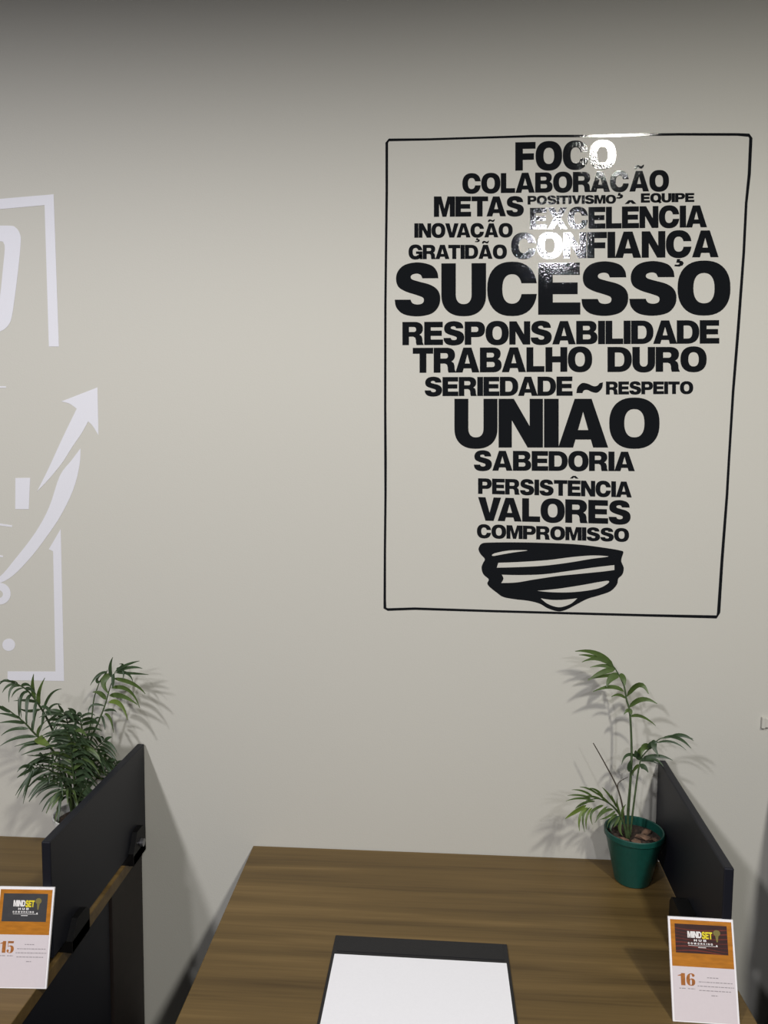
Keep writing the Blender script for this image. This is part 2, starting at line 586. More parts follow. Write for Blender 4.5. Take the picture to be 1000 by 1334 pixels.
# ------------------------------------------------------------------ black light-bulb decal
cx, cz = on_wall(720, 490)
decal = thing('wall_decal', 'black vinyl wall lettering shaped like a light bulb inside a thin drawn frame', 'wall decal', (cx, WALL_Y, cz))
WORDS = [
    ('FOCO', (671, 222.3), (802, 219.5), (671, 185.5), (802, 183)),
    ('COLABORAÇÃO', (602, 252), (871, 249), (602, 226.5), (871, 222)),
    ('METAS', (565, 282.5), (682, 281.5), (565, 256), (682, 256)),
    ('POSITIVISMO', (687, 266.5), (802, 265), (687, 255.3), (802, 254)),
    ('EQUIPE', (834.5, 264), (904, 263), (834.5, 252), (904, 251.5)),
    ('EXCELÊNCIA', (690, 299), (920.5, 296), (690, 271), (920.5, 267.5)),
    ('INOVAÇÃO', (539.5, 309.7), (667.5, 309), (539.5, 291), (667.5, 291)),
    ('GRATIDÃO', (532, 337.7), (660, 337), (532, 319), (660, 319)),
    ('CONFIANÇA', (665.5, 337), (935.5, 335), (665.5, 304), (935.5, 300)),
    ('SUCESSO', (514, 410.5), (951, 409.3), (514, 343.5), (951, 341)),
    ('RESPONSABILIDADE', (524, 449.6), (936.5, 447.5), (524, 419.5), (936.5, 417)),
    ('TRABALHO', (537.5, 485.7), (771, 484), (537.5, 453.2), (771, 452)),
    ('DURO', (791, 484.6), (920, 484), (791, 452), (920, 452)),
    ('SERIEDADE', (553, 516), (745.5, 515.5), (553, 491.3), (745.5, 490.5)),
    ('RESPEITO', (789, 514), (902.5, 513), (789, 497), (902.5, 497)),
    ('UNIAO', (591.7, 583), (858.7, 583), (591.7, 519.5), (858.7, 519.5)),
    ('SABEDORIA', (617, 613), (826.5, 613.7), (617, 587), (826.5, 588.5)),
    ('PERSISTÊNCIA', (622.5, 643.2), (822.5, 648), (622.5, 623), (822.5, 627.5)),
    ('VALORES', (622.5, 678), (821, 683), (622.5, 647.5), (821, 652.5)),
    ('COMPROMISSO', (621, 700.7), (819, 705.7), (621, 683), (819, 688.5)),
]
for t, *q in WORDS:
    put_word(t, *q, decal, 'black word reading ' + t.replace('UNIAO', 'UNIÃO'))
WF = wall_fn()
part(MB().slab([(735 + x * 138 / 4 + 62 / 4, 330 + 728 / 4 - y * 14) for x, y in TILDE], [], WF, VINYL), 'tilde', M['black_vinyl'], decal)


def px4(pts, ox, oy, s):
    return [(ox + p[0] / s, oy + p[1] / s) + tuple(p[2:]) for p in pts]


CAP = [(95, 490), (110, 472), (150, 467), (300, 466), (480, 470), (620, 478), (740, 493), (830, 508), (846, 518), (838, 545), (836, 567), (848, 598), (842, 632), (820, 655), (813, 685), (780, 720), (720, 742), (660, 760), (610, 785), (560, 812), (520, 825), (490, 822), (450, 808), (410, 785), (350, 770), (280, 762), (220, 750), (190, 730), (152, 700), (138, 680), (145, 658), (118, 633), (108, 600), (115, 575), (125, 553), (105, 530), (93, 507)]
CAPH = [
    [(163, 530), (185, 520), (250, 508), (330, 506), (345, 509), (280, 518), (220, 528), (170, 537)],
    [(187, 598, 1), (195, 572, 1), (300, 568), (450, 558), (580, 542), (680, 534), (750, 536), (765, 541), (680, 552), (560, 572), (430, 588), (300, 595)],
    [(210, 678, 1), (222, 655), (213, 634, 1), (300, 636), (430, 632), (560, 615), (680, 598), (770, 587), (800, 584, 1), (800, 610, 1), (740, 618), (620, 630), (500, 642), (380, 660), (290, 675)],
    [(395, 718, 1), (500, 708), (620, 690), (720, 672), (768, 666), (766, 680), (720, 705), (640, 720), (550, 727), (460, 725)],
    [(415, 757, 1), (470, 765), (530, 765), (607, 757, 1), (575, 785), (530, 802), (495, 802), (450, 785)],
]
part(MB().slab(smooth_path(px4(CAP, 600, 590, 4), 4), [smooth_path(px4(h, 600, 590, 4), 4) for h in CAPH], WF, VINYL), 'bulb_cap', M['black_vinyl'], decal, label='black scribbled screw cap of the bulb')

OUT_L = [(503.6, 250), (502.6, 330), (501.8, 400), (501.6, 530), (502, 600), (502, 645), (501.2, 720), (501, 780)]
FR = [(503.6, 186), (506.5, 182.3), (557, 181.6), (620, 179.6), (695, 177.3), (785, 177.2), (835, 175.6), (885, 175), (960, 175.2), (975, 176.2), (977.6, 180), (975.5, 227), (971.5, 265), (968.3, 330), (961, 430), (954.5, 510), (949, 600), (946.5, 645), (940, 730), (935.6, 798), (933, 803.6), (840, 801.5), (740, 798.8), (640, 796), (540, 792.8), (505, 794), (501.2, 792)] + OUT_L[::-1]
wd = [1.7, 1.7, 1.4, 1.3, 1.5, 1.6, 1.6, 1.6, 1.7, 2.1, 2.1, 2.0, 1.7, 1.7, 1.9, 1.7, 1.6, 1.7, 1.9, 2.1, 2.0, 1.6, 1.5, 1.5, 1.6, 1.7, 1.9] + [1.6, 1.5, 1.5, 1.7, 1.5, 1.5, 1.5, 1.6]


def stroke_loop(pts, ws):
    c = sum((Vector(p) for p in pts), Vector((0, 0))) / len(pts)
    a, b2 = [], []
    N = len(pts)
    for i in range(N):
        t = (Vector(pts[(i + 1) % N]) - Vector(pts[i - 1])).normalized()
        nrm = Vector((-t.y, t.x))
        if nrm.dot(Vector(pts[i]) - c) < 0:
            nrm = -nrm
        a.append(tuple(Vector(pts[i]) + nrm * ws[i]))
        b2.append(tuple(Vector(pts[i]) - nrm * ws[i]))
    return a, b2


fa, fb = stroke_loop(FR, wd)
part(MB().slab(fa, [fb], WF, VINYL), 'drawn_frame', M['black_vinyl'], decal, label='thin hand-drawn black outline around the words')

# ------------------------------------------------------------------ white decal at the other end of the wall
cx, cz = on_wall(30, 600)
white = thing('wall_decal', 'white vinyl wall graphic with rising arrow, bracket corners and part of a letter', 'wall decal', (cx, WALL_Y, cz))


def wpart(name, outer, holes=()):
    return part(MB().slab(outer, list(holes), WF, VINYL), name, M['white_vinyl'], white)


wpart('bracket', [(-90, 267), (0, 259.2), (70, 253.2), (76.8, 451.5), (63.8, 451.5), (58.2, 267.3), (0, 272.6), (-90, 280.5)])
wpart('letter', smooth_path([(-38, 296), (10, 294), (21, 297), (26.5, 306), (27, 318), (24, 350), (19, 390), (15, 415), (10, 425), (3, 430.5), (-6, 432), (-52, 433), (-63, 425), (-62, 400), (-56, 350), (-50, 305)]),
      [smooth_path([(-28, 317), (0, 314.5), (5, 317), (6.3, 325), (4, 350), (1, 380), (-3, 404), (-10, 411), (-36, 411), (-42, 400), (-38, 350), (-34, 322)])])
wpart('arrow', smooth_path([(127, 504.7, 1), (80, 523, 1), (91, 526), (100, 532.5, 1), (90, 553), (79, 576), (63, 611), (48.5, 640, 1), (63, 625), (81, 603), (95, 581), (106, 565), (115, 549, 1), (121, 555), (128.3, 567, 1)], 4))
wpart('swoosh', smooth_path([(105, 584, 1), (103.7, 606), (95.5, 638), (79, 672), (59.5, 701), (41, 725), (18, 749), (-4, 761), (-40, 768, 1), (-20, 760), (0, 751), (20, 728), (46, 694), (64, 661), (78, 620), (93, 600)], 4))
wpart('block', [(20.2, 622.7), (39.4, 622.5), (37.6, 663.3), (20, 663.3)])
wpart('thin_line', [(-40, 503), (8, 503.2), (8, 505.2), (-40, 505.2)])
wpart('thin_line', [(-40, 677), (0, 682), (15.8, 684.4), (15.8, 686.6), (0, 684.6), (-40, 679.5)])
wpart('thin_line', [(-40, 718), (0, 723.2), (4, 724), (4, 726), (0, 725.4), (-40, 720)])
wpart('ring', arc(0, 773.5, 14, 14, 0, 360, 32, 2)[:-1], [arc(-1, 774, 5, 5, 0, 360, 20, 2)[:-1]])
wpart('dot', arc(11.5, 840, 8.3, 8, 0, 360, 24, 2)[:-1])
wpart('bracket', [(79.2, 689), (83.6, 887), (10, 886), (10, 874.6), (72.4, 874.8), (69.3, 718), (63.8, 715.5)])

# white wall plate just inside the frame
pc = [on_wall(*p) for p in ((992, 935), (1024, 935), (1024, 947), (992, 947))]
xs, zs = [p[0] for p in pc], [p[1] for p in pc]
ck = thing('cable_cover', 'narrow white plastic cable cover on the wall beyond the green pot', 'cable cover', ((min(xs) + max(xs)) / 2, WALL_Y, (min(zs) + max(zs)) / 2))
part(MB().box(min(xs), max(xs), WALL_Y - .0045, WALL_Y, min(zs), max(zs), .0015), 'cover', M['wall'], ck)
part(MB().box(min(xs) - .0015, min(xs) + .004, WALL_Y - .0055, WALL_Y, min(zs) - .001, max(zs) + .001, .001), 'end_cap', M['wall'], ck)

# ------------------------------------------------------------------ desks
DW, DD, DT = 0.640, 0.60, 0.018


def make_desk(x0, label):
    x1, y0, y1 = x0 + DW, WALL_Y - .0015 - DD, WALL_Y - .0015
    t = thing('desk', label, 'desk', (x0 + DW / 2, y0 + DD / 2, 0), 'desks along the wall')
    part(MB().box(x0, x1, y0, y1, DESK_Z - DT, DESK_Z, .0012), 'tabletop', M['wood'], t)
    for s in (0, 1):
        a = x0 + .004 if s == 0 else x1 - .004 - .018
        part(MB().box(a, a + .018, y0 + .05, y1 - .125, .012, DESK_Z - DT, .001), 'side_panel', M['black_board'], t)
        part(MB().box(a - .003, a + .021, y1 - .122, y1 - .004, .012, DESK_Z - DT, .001), 'rear_leg', M['brown_board'], t, label='dark brown rear leg board')
        for yy in (y0 + .08, y1 - .15):
            part(MB().lathe([(.0001, 0), (.016, 0), (.016, .012), (.0001, .012)], a + .009, yy, 20), 'foot', M['black_plastic'], t)
    part(MB().box(x0 + .026, x1 - .026, y1 - .10, y1 - .084, .25, DESK_Z - DT, .001), 'modesty_panel', M['black_board'], t)
    return t


desk_a = make_desk(-.2677, 'wood-topped desk with dark legs carrying a writing pad with white sheet')
b0 = Vector(desk_a.location)
desk_b = copy_tree(desk_a, b0 + Vector((-.445 - (-.2677 + DW), 0, 0)), 'wood-topped desk with dark legs carrying the number 15 card and a bushy palm')
desk_c = copy_tree(desk_a, b0 + Vector((.537 + .2677, 0, 0)), 'wood-topped desk with dark legs next to the number 16 card, nothing on it')


# ------------------------------------------------------------------ divider screens clamped on the desk edges
def make_screen(xl, th, label, rot=0.0, reach=.015, clamps=((.885, .036, .050), (1.085, .045, .050))):
    """xl = face the photograph sees at the wall end is at x = xl .. xl + th"""
    yf, yn = WALL_Y - .0025, .8525
    base = Vector((xl + th / 2, yf, DESK_Z))
    t = thing('desk_divider', label, 'divider', base, 'desk dividers')
    part(MB().box(xl, xl + th, yn, yf, .755, .9011, .0016), 'screen', M['black_board'], t)
    for y0, hgt, ln in clamps:
        mb = MB()
        pr = [(0, 0), (ln, 0), (ln, hgt * .75), (ln - .008, hgt * .96), (ln - .014, hgt), (.016, hgt), (.006, hgt * .60), (0, hgt * .42)]
        for x0, x1 in ((xl - reach, xl - .0002), (xl + th + .0002, xl + th + .008)):
            n = len(pr)
            vs = [(x0, y0 + a, DESK_Z + c) for a, c in pr] + [(x1, y0 + a, DESK_Z + c) for a, c in pr]
            mb.add(vs, [tuple(range(n))[::-1], tuple(range(n, 2 * n))] + [(i, (i + 1) % n, n + (i + 1) % n, n + i) for i in range(n)])
        mb.box(xl - reach, xl + th + .008, y0 + .001, y0 + ln - .001, DESK_Z, DESK_Z + .0145)
        c = part(mb, 'clamp', M['black_plastic'], t)
        if hgt < .04 or rot:
            continue
        k = MB()
        k.tube([(xl + th + .008, y0 + .03, DESK_Z + .022), (xl + th + .013, y0 + .03, DESK_Z + .022)], .006, 14)
        kb = k.build('screw', M['steel'], c, BASES[t.name])
    t.rotation_euler.z = rot
    return t


make_screen(-.4512, .011, 'charcoal desk divider between the bushy palm and the bare wall')
make_screen(.3555, .011, 'charcoal desk divider behind the green pot and the number 16 card', rot=math.radians(-2.9), reach=.020, clamps=((.895, .048, .097),))

make_screen(.528, .011, 'charcoal desk divider on the empty desk next to the number 16 card', reach=.004, clamps=((.885, .036, .050), (1.06, .036, .050)))

# ------------------------------------------------------------------ writing pad and sheet
ANG = -math.radians(.75)
PC = Vector((-.003, .7685, DESK_Z))


def rot_pad(x, y, z):
    dx, dy = x - PC.x, y - PC.y
    return (PC.x + dx * math.cos(ANG) - dy * math.sin(ANG), PC.y + dx * math.sin(ANG) + dy * math.cos(ANG), z)


pad = thing('writing_pad', 'black leatherette writing pad lying on the desk', 'writing pad', PC)
mb = MB().box(PC.x - .1095, PC.x + .1095, PC.y - .172, PC.y + .1705, DESK_Z, DESK_Z + .003, .001)
mb.v = [rot_pad(*p) for p in mb.v]
part(mb, 'board', M['leather'], pad)
mb = MB().box(PC.x - .104, PC.x + .104, PC.y + .139, PC.y + .1665, DESK_Z + .003, DESK_Z + .0036, .0002)
mb.v = [rot_pad(*p) for p in mb.v]
part(mb, 'header_strip', M['leather'], pad)
mb = MB().box(PC.x - .1058, PC.x + .1058, PC.y - .165, PC.y + .1325, DESK_Z + .003, DESK_Z + .0036)
mb.v = [rot_pad(*p) for p in mb.v]
sheet = mb.build('paper_sheet', M['paper'], None, PC + Vector((0, 0, .003)))
sheet['label'], sheet['category'] = 'blank white sheet of paper lying on the black writing pad', 'paper'


# ------------------------------------------------------------------ number cards
def serif_one():
    return [([(0, .80), (.05, .83), (.20, .90), (.22, 1.0), (.46, 1.0), (.46, 0), (.19, 0), (.19, .78), (0, .76)], [])], .46


def serif_six():
    w = .62
    return [(smooth_path([(.30, 0), (.12, .06), (.02, .26), (.0, .5), (.04, .75), (.16, .94), (.36, 1.02), (.54, .97), (.60, .84), (.52, .74), (.42, .78), (.40, .88), (.34, .96), (.28, .90), (.255, .7), (.25, .54), (.36, .60), (.50, .57), (.60, .46), (.62, .30), (.58, .13), (.46, .02)], 4),
             [smooth_path([(.31, .06), (.37, .10), (.385, .30), (.37, .47), (.31, .51), (.26, .42), (.25, .25), (.265, .1)], 4)])], w


def serif_five():
    return [(smooth_path([(.06, 1, 1), (.56, 1, 1), (.54, .82, 1), (.12, .82, 1), (.11, .55, 1), (.24, .62), (.42, .62), (.55, .52), (.60, .32), (.55, .12), (.42, 0), (.22, -.02), (.06, .05), (.0, .18), (.06, .28), (.17, .26), (.20, .16), (.16, .06), (.24, .02), (.32, .08), (.345, .3), (.32, .5), (.22, .55), (.08, .50, 1)], 4), [])], .60


def make_card(bl, br, height, dy, digits, label, maroon):
    bl, br = Vector(bl), Vector(br)
    W = (br - bl).length
    ux = (br - bl).normalized()
    back = Vector((-ux.y, ux.x, 0))
    uz = (back * dy + Vector((0, 0, math.sqrt(height ** 2 - dy ** 2)))).normalized()
    nrm = ux.cross(uz).normalized()          # towards the viewer
    base = (bl + br) / 2
    t = thing('number_card', label, 'card', base, 'number cards')

    def f(u, v, d):
        """u, v: fractions of the card's width and height; d metres in front of its face"""
        return bl + ux * (u * W) + uz * (v * height) + nrm * (d + .0)
    R = lambda u0, u1, v0, v1: [(u0, v0), (u1, v0), (u1, v1), (u0, v1)]
    # clear-edged holder with its easel
    mb = MB()
    th = .0025
    c = [bl + ux * (u * W) + uz * (v * height) + nrm * d for d in (0, -th) for u, v in ((0, 0), (1, 0), (1, 1), (0, 1))]
    mb.add(c, [(0, 1, 2, 3), (7, 6, 5, 4), (0, 4, 5, 1), (1, 5, 6, 2), (2, 6, 7, 3), (3, 7, 4, 0)])
    part(mb, 'holder', M['card_edge'], t)
    # easel leg: from mid height down to the desk behind
    top_l, top_r = f(.30, .62, -th), f(.70, .62, -th)
    foot_l, foot_r = bl + ux * (.30 * W) + back * .062, bl + ux * (.70 * W) + back * .062
    mb = MB()
    e = Vector((0, 0, .0022)) + back * .0016
    q = [top_l, top_r, foot_r, foot_l, top_l + e, top_r + e, foot_r + e, foot_l + e]
    mb.add(q, [(0, 1, 2, 3), (7, 6, 5, 4), (0, 4, 5, 1), (1, 5, 6, 2), (2, 6, 7, 3), (3, 7, 4, 0)])
    part(mb, 'easel_leg', M['card_edge'], t)
    ins = part(MB().slab(R(.028, .972, .012, .978), [], f, .0003), 'insert', M['card'], t)
    D1 = .0004

    def sub(mb, name, m):
        return mb.build(name, m, ins, BASES[t.name])

    def lift(d0):
        return lambda u, v, d: f(u, v, d0 + d)
    part(MB().slab(R(.030, .970, .525, .975), [], lift(.0003), .0001), 'orange_band', M['orange'], t)
    iu0, iu1, iv0, iv1 = .095, .895, .655, .935
    part(MB().slab(R(iu0, iu1, iv0, iv1), [], lift(.0004), .0001), 'logo_panel', M['logo_maroon' if maroon else 'logo_grey'], t)
    if maroon:  # moire reflection painted as reddish wavy bands over the logo panel
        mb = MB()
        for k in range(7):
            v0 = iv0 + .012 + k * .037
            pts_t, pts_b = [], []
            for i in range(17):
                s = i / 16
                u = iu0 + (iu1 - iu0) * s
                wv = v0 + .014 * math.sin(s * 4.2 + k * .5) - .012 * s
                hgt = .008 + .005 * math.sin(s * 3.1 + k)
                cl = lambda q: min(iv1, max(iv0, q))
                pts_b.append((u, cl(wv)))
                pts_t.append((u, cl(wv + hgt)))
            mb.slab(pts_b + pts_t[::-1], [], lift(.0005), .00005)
        part(mb, 'wavy_reflection', M['reflection_band'], t)

    def text(s, u0, u1, v0, v1, m, name, gap=.022):
        pcs, TW = layout(s, gap)
        g = MB()
        for o, hs in pcs:
            g.slab(o, hs, lambda x, y, d: f(u0 + (u1 - u0) * x / TW, v0 + (v1 - v0) * y, .0006 + d), .00008)
        part(g, name, M[m], t)
    text('MIND', .285, .50, .805, .868, 'ink_white', 'logo_word')
    text('SET', .503, .665, .800, .868, 'ink_yellow', 'logo_word')
    text('HUB', .38, .57, .772, .792, 'ink_white', 'logo_word', .5)
    text('COWORKING', .285, .665, .742, .760, 'ink_white', 'logo_word', .55)
    # logo's bulb and underline
    g = MB()
    lf = lambda u, v, d: f(u, v, .0006 + d)
    g.slab(arc(.735, .862, .055, .030, 0, 360, 20, 2)[:-1], [], lf, .00008)
    g.slab([(.71, .835), (.76, .835), (.745, .775), (.725, .775)], [], lf, .00008)
    part(g, 'logo_bulb', M['ink_gold'], t)
    g = MB().slab(R(.29, .74, .729, .7325), [], lf, .00008)
    g.slab(arc(.725, .739, .012, .008, 0, 360, 12, 2)[:-1], [], lf, .00008)
    g.slab(R(.44, .56, .712, .718), [], lf, .00008)
    part(g, 'logo_underline', M['ink_white'], t)
    # big number
    x = .105
    g = MB()
    wid = {}
    for ch in digits:
        pcs, gw = {'1': serif_one, '5': serif_five, '6': serif_six}[ch]()
        sc = .215 if ch != '1' else .24
        for o, hs in pcs:
            mp = lambda p: (x + p[0] * sc, .345 + p[1] * .115)
            g.slab([mp(p) for p in o], [[mp(p) for p in h] for h in hs], lambda u, v, d: f(u, v, .0003 + d), .00008)
        x += gw * sc + .018
    part(g, 'number', M['ink_rust'], t)
    # lines of fine print, too small to read
    rnd = random.Random(3)
    g = MB()
    for v, u0, u1 in ((.425, .55, .72), (.382, .42, .93), (.342, .40, .95), (.302, .42, .90), (.258, .60, .70), (.312, .12, .22), (.312, .25, .36)):
        u = u0
        while u < u1:
            l = min(u1 - u, rnd.uniform(.018, .06))
            g.slab(R(u, u + l, v, v + .0085), [], lambda a, b2, d: f(a, b2, .0003 + d), .00006)
            u += l + .010
    part(g, 'fine_print', M['ink_grey'], t)
    return t


make_card((.2794, .8200, DESK_Z + .0003), (.3510, .8185, DESK_Z + .0003), .1062, .0335, '16', 'white and orange card with rust number 16 on the writing pad desk', True)
make_card((-.4990, .8185, DESK_Z + .0003), (-.4335, .8215, DESK_Z + .0003), .1100, .0285, '15', 'white and orange card with rust number 15 on the desk with the bushy palm', False)


# ------------------------------------------------------------------ palms
def bez(a, b2, c, t):
    return a * (1 - t) ** 2 + b2 * 2 * t * (1 - t) + c * t * t


def leaflet(mb, a, mid, c, width, facing=None, fold=.25, n=9):
    """a lance-shaped leaflet from a through mid (control point) to c, folded along its midrib"""
    a, mid, c = Vector(a), Vector(mid), Vector(c)
    if facing is None:
        facing = Vector((random.uniform(-.4, .4), -1, random.uniform(-.2, .9)))
    facing = facing.normalized()
    vs, fs = [], []
    for i in range(n + 1):
        t = i / n
        p = bez(a, mid, c, t)
        tan = (bez(a, mid, c, min(1, t + .05)) - bez(a, mid, c, max(0, t - .05))).normalized()
        side = tan.cross(facing)
        if side.length < 1e-3:
            side = tan.cross(Vector((0.3, 0.2, 1)))
        side.normalize()
        nn = side.cross(tan)
        if nn.dot(facing) < 0:
            nn = -nn
        wv = width * (math.sin(math.pi * min(1, t ** .62)) ** .75) * .5 if 0 < t < 1 else width * .06
        vs += [p + side * wv + nn * (wv * fold), p, p - side * wv + nn * (wv * fold)]
    for v in vs:
        if -.4525 < v[0] < -.42 and v[2] < .905 and v[1] > .84:      # stay on its own side of the divider
            v[0] = -.4525 - .001 * random.random()
        if v[1] > WALL_Y - .004:
            v[1] = WALL_Y - .004 - .002 * random.random()
    for i in range(n):
        k = i * 3
        fs += [(k, k + 1, k + 4, k + 3), (k + 1, k + 2, k + 5, k + 4)]
    mb.add(vs, fs)


def path_pts(pts, n=5):
    P = [Vector(p) for p in pts]
    out = []
    for i in range(len(P) - 1):
        p0, p1, p2, p3 = P[max(i - 1, 0)], P[i], P[i + 1], P[min(i + 2, len(P) - 1)]
        for k in range(n):
            t = k / n
            out.append(0.5 * ((2 * p1) + (-p0 + p2) * t + (2 * p0 - 5 * p1 + 4 * p2 - p3) * t * t + (-p0 + 3 * p1 - 3 * p2 + p3) * t ** 3))
    out.append(P[-1])
    return out


def make_pot(t, cx, cy, r_top, r_bot, h, material):
    z = DESK_Z
    prof = [(.0001, z), (r_bot - .002, z), (r_bot, z + .002), (r_top * .94, z + h * .87), (r_top * .95, z + h * .885), (r_top, z + h * .90), (r_top, z + h - .001), (r_top - .001, z + h), (r_top - .0025, z + h - .001), (r_top * .91, z + h * .8), (r_bot - .004, z + .004), (.0001, z + .004)]
    part(MB().lathe(prof, cx, cy, 56), 'pot', material, t, smooth=False)
    # soil: an uneven disc
    mb = MB()
    rs = r_top * .91
    zs = z + h * .84
    n, rings = 36, 6
    vs = [(cx, cy, zs + .004)]
    fs = []
    rnd = random.Random(11)
    for j in range(1, rings + 1):
        for k in range(n):
            a = 2 * math.pi * k / n
            r = rs * j / rings
            vs.append((cx + r * math.cos(a), cy + r * math.sin(a), zs + rnd.uniform(-.002, .004) * (j < rings)))
    for k in range(n):
        fs.append((0, 1 + k, 1 + (k + 1) % n))
    for j in range(rings - 1):
        for k in range(n):
            a, b2 = 1 + j * n + k, 1 + j * n + (k + 1) % n
            fs.append((a, a + n, b2 + n, b2))
    part(mb.add(vs, fs), 'soil', M['soil'], t, smooth=True)
    return zs


def chunk(t, c, s, seed):
    import bmesh
    rnd = random.Random(seed)
    bm = bmesh.new()
    bmesh.ops.create_icosphere(bm, subdivisions=1, radius=1)
    ax = Matrix.Rotation(rnd.uniform(0, 3), 3, 'Z') @ Matrix.Rotation(rnd.uniform(-.5, .5), 3, 'X')
    for v in bm.verts:
        k = 1 + rnd.uniform(-.22, .22)
        v.co = Vector(c) + ax @ Vector((v.co.x * s[0] * k, v.co.y * s[1] * k, v.co.z * s[2] * k))
    mb = MB().add([v.co[:] for v in bm.verts], [[v.index for v in f.verts] for f in bm.faces])
    bm.free()
    part(mb, 'bark_chip', M['bark'], t)


# --- slim palm in the green pot
PX, PY = .3085, 1.1035
palm = thing('potted_palm', 'small slender palm in a green plastic pot at the wall end of the desk', 'plant', (PX, PY, DESK_Z), 'potted palms')
zs = make_pot(palm, PX, PY, .0425, .0255, .078, M['pot_green'])
for i, (dx, dy, s) in enumerate([(.012, -.006, (.014, .008, .0035)), (.020, .008, (.010, .006, .0035)), (-.002, -.022, (.008, .005, .003)), (-.020, -.014, (.012, .006, .003)), (.026, -.014, (.006, .004, .003))]):
    chunk(palm, (PX + dx, PY + dy, zs + .004), s, 20 + i)


def C7(x, y, d):
    """point of the slim palm: position read in the enlarged crop, d = depth from the camera plane"""
    k = max(0.0, min(1.0, (800 - y) / 600))
    d = min(1.148, 1.09 + (d - 1.09) * .55 + .026 * k)
    return at_y(720 + x / 3.81, 830 + y / 3.81, d)


def frond(root, stem_pts, radii, leaves, m_leaf, m_stem='stem', fn=None):
    pts = path_pts([fn(*p) for p in stem_pts])
    n = len(pts)
    rr = [radii[0] + (radii[1] - radii[0]) * i / (n - 1) for i in range(n)]
    st = part(MB().tube(pts, rr, 8), 'stem', M[m_stem], root, smooth=True)
    if not leaves:
        return
    groups = {}
    for lf in leaves:
        base, mid, tip, wd_ = lf[:4]
        key = lf[4] if len(lf) > 4 else m_leaf
        mb = groups.setdefault(key, MB())
        a, c = fn(*base), fn(*tip)
        mm = fn(*mid)
        mm = mm * 2 - (a + c) * .5          # so that the curve passes through mid
        leaflet(mb, a, mm, c, wd_ * (.80 if root is not palm else .94))
    for key, mb in groups.items():
        o = mb.build('foliage', M[key], st, BASES[root.name], smooth=True, fix=False)


d = 1.088
frond(palm, [(375, 1000, 1.092), (372, 900, 1.091), (385, 700, 1.09), (390, 560, 1.088), (382, 380, 1.086), (365, 310, 1.085), (352, 240, 1.083), (325, 185, 1.081), (295, 140, 1.079), (230, 92, 1.075)], (.0022, .0006), [
    ((300, 145, 1.079), (215, 80, 1.072), (110, 70, 1.062), .0085),
    ((290, 138, 1.079), (205, 98, 1.075), (128, 88, 1.068), .0060),
    ((302, 150, 1.079), (230, 108, 1.07), (143, 124, 1.058), .0070),
    ((312, 160, 1.08), (255, 142, 1.076), (183, 150, 1.070), .0060),
    ((308, 160, 1.08), (245, 175, 1.068), (172, 216, 1.055), .0085),
    ((325, 186, 1.081), (255, 192, 1.072), (172, 208, 1.060), .0055),
    ((328, 188, 1.081), (288, 205, 1.07), (266, 248, 1.060), .0110),
    ((330, 186, 1.081), (350, 205, 1.07), (356, 242, 1.062), .0090),
    ((352, 270, 1.083), (285, 248, 1.07), (198, 271, 1.055), .0070),
    ((362, 305, 1.085), (325, 286, 1.078), (288, 298, 1.068), .0045),
    ((366, 295, 1.085), (425, 235, 1.07), (474, 282, 1.055), .0105),
    ((378, 350, 1.086), (440, 308, 1.075), (517, 331, 1.060), .0085),
    ((383, 395, 1.086), (440, 393, 1.078), (510, 440, 1.065), .0052),
    ((382, 378, 1.086), (370, 365, 1.08), (352, 384, 1.076), .0065),
    ((378, 355, 1.086), (386, 372, 1.08), (388, 388, 1.076), .0060),
], 'leaf', fn=C7)
frond(palm, [(382, 990, 1.096), (397, 860, 1.096), (415, 720, 1.097), (430, 630, 1.097), (445, 590, 1.097), (482, 550, 1.094), (530, 505, 1.088), (595, 492, 1.08)], (.0016, .0006), [
    ((585, 493, 1.08), (645, 488, 1.07), (698, 516, 1.06), .0060, 'leaf_dark'),
    ((575, 495, 1.08), (630, 505, 1.07), (686, 553, 1.058), .0055, 'leaf_dark'),
    ((540, 502, 1.087), (620, 490, 1.075), (696, 505, 1.066), .0045, 'leaf_dark'),
    ((515, 525, 1.09), (590, 520, 1.08), (662, 562, 1.068), .0035, 'leaf_dark'),
    ((512, 518, 1.09), (500, 540, 1.08), (524, 588, 1.07), .0095, 'leaf_dark'),
    ((480, 552, 1.094), (450, 545, 1.08), (438, 592, 1.07), .0105),
    ((470, 560, 1.094), (490, 530, 1.085), (520, 520, 1.08), .0090, 'leaf_dark'),
    ((440, 605, 1.097), (520, 590, 1.08), (594, 612, 1.064), .0060, 'leaf_dark'),
    ((436, 612, 1.097), (500, 606, 1.08), (548, 642, 1.066), .0060, 'leaf_dark'),
    ((430, 640, 1.097), (452, 645, 1.09), (472, 672, 1.08), .0085, 'leaf_dark'),
    ((428, 640, 1.097), (405, 650, 1.085), (388, 690, 1.07), .0075),
    ((424, 600, 1.097), (370, 585, 1.085), (340, 634, 1.07), .0050, 'leaf_dark'),
    ((436, 610, 1.097), (415, 580, 1.088), (412, 562, 1.082), .0085, 'leaf_dark'),
    ((440, 600, 1.097), (430, 570, 1.09), (452, 538, 1.085), .0080),
    ((436, 615, 1.097), (470, 610, 1.09), (528, 632, 1.075), .0050, 'leaf_dark'),
], 'leaf', fn=C7)
frond(palm, [(370, 1000, 1.088), (370, 860, 1.088), (380, 740, 1.088), (386, 660, 1.088)], (.0014, .0008), [
    ((386, 665, 1.088), (378, 640, 1.082), (384, 612, 1.078), .0095, 'leaf_dark'),
    ((386, 665, 1.088), (392, 670, 1.082), (398, 690, 1.078), .0070, 'leaf_dark'),
], 'leaf_dark', fn=C7)
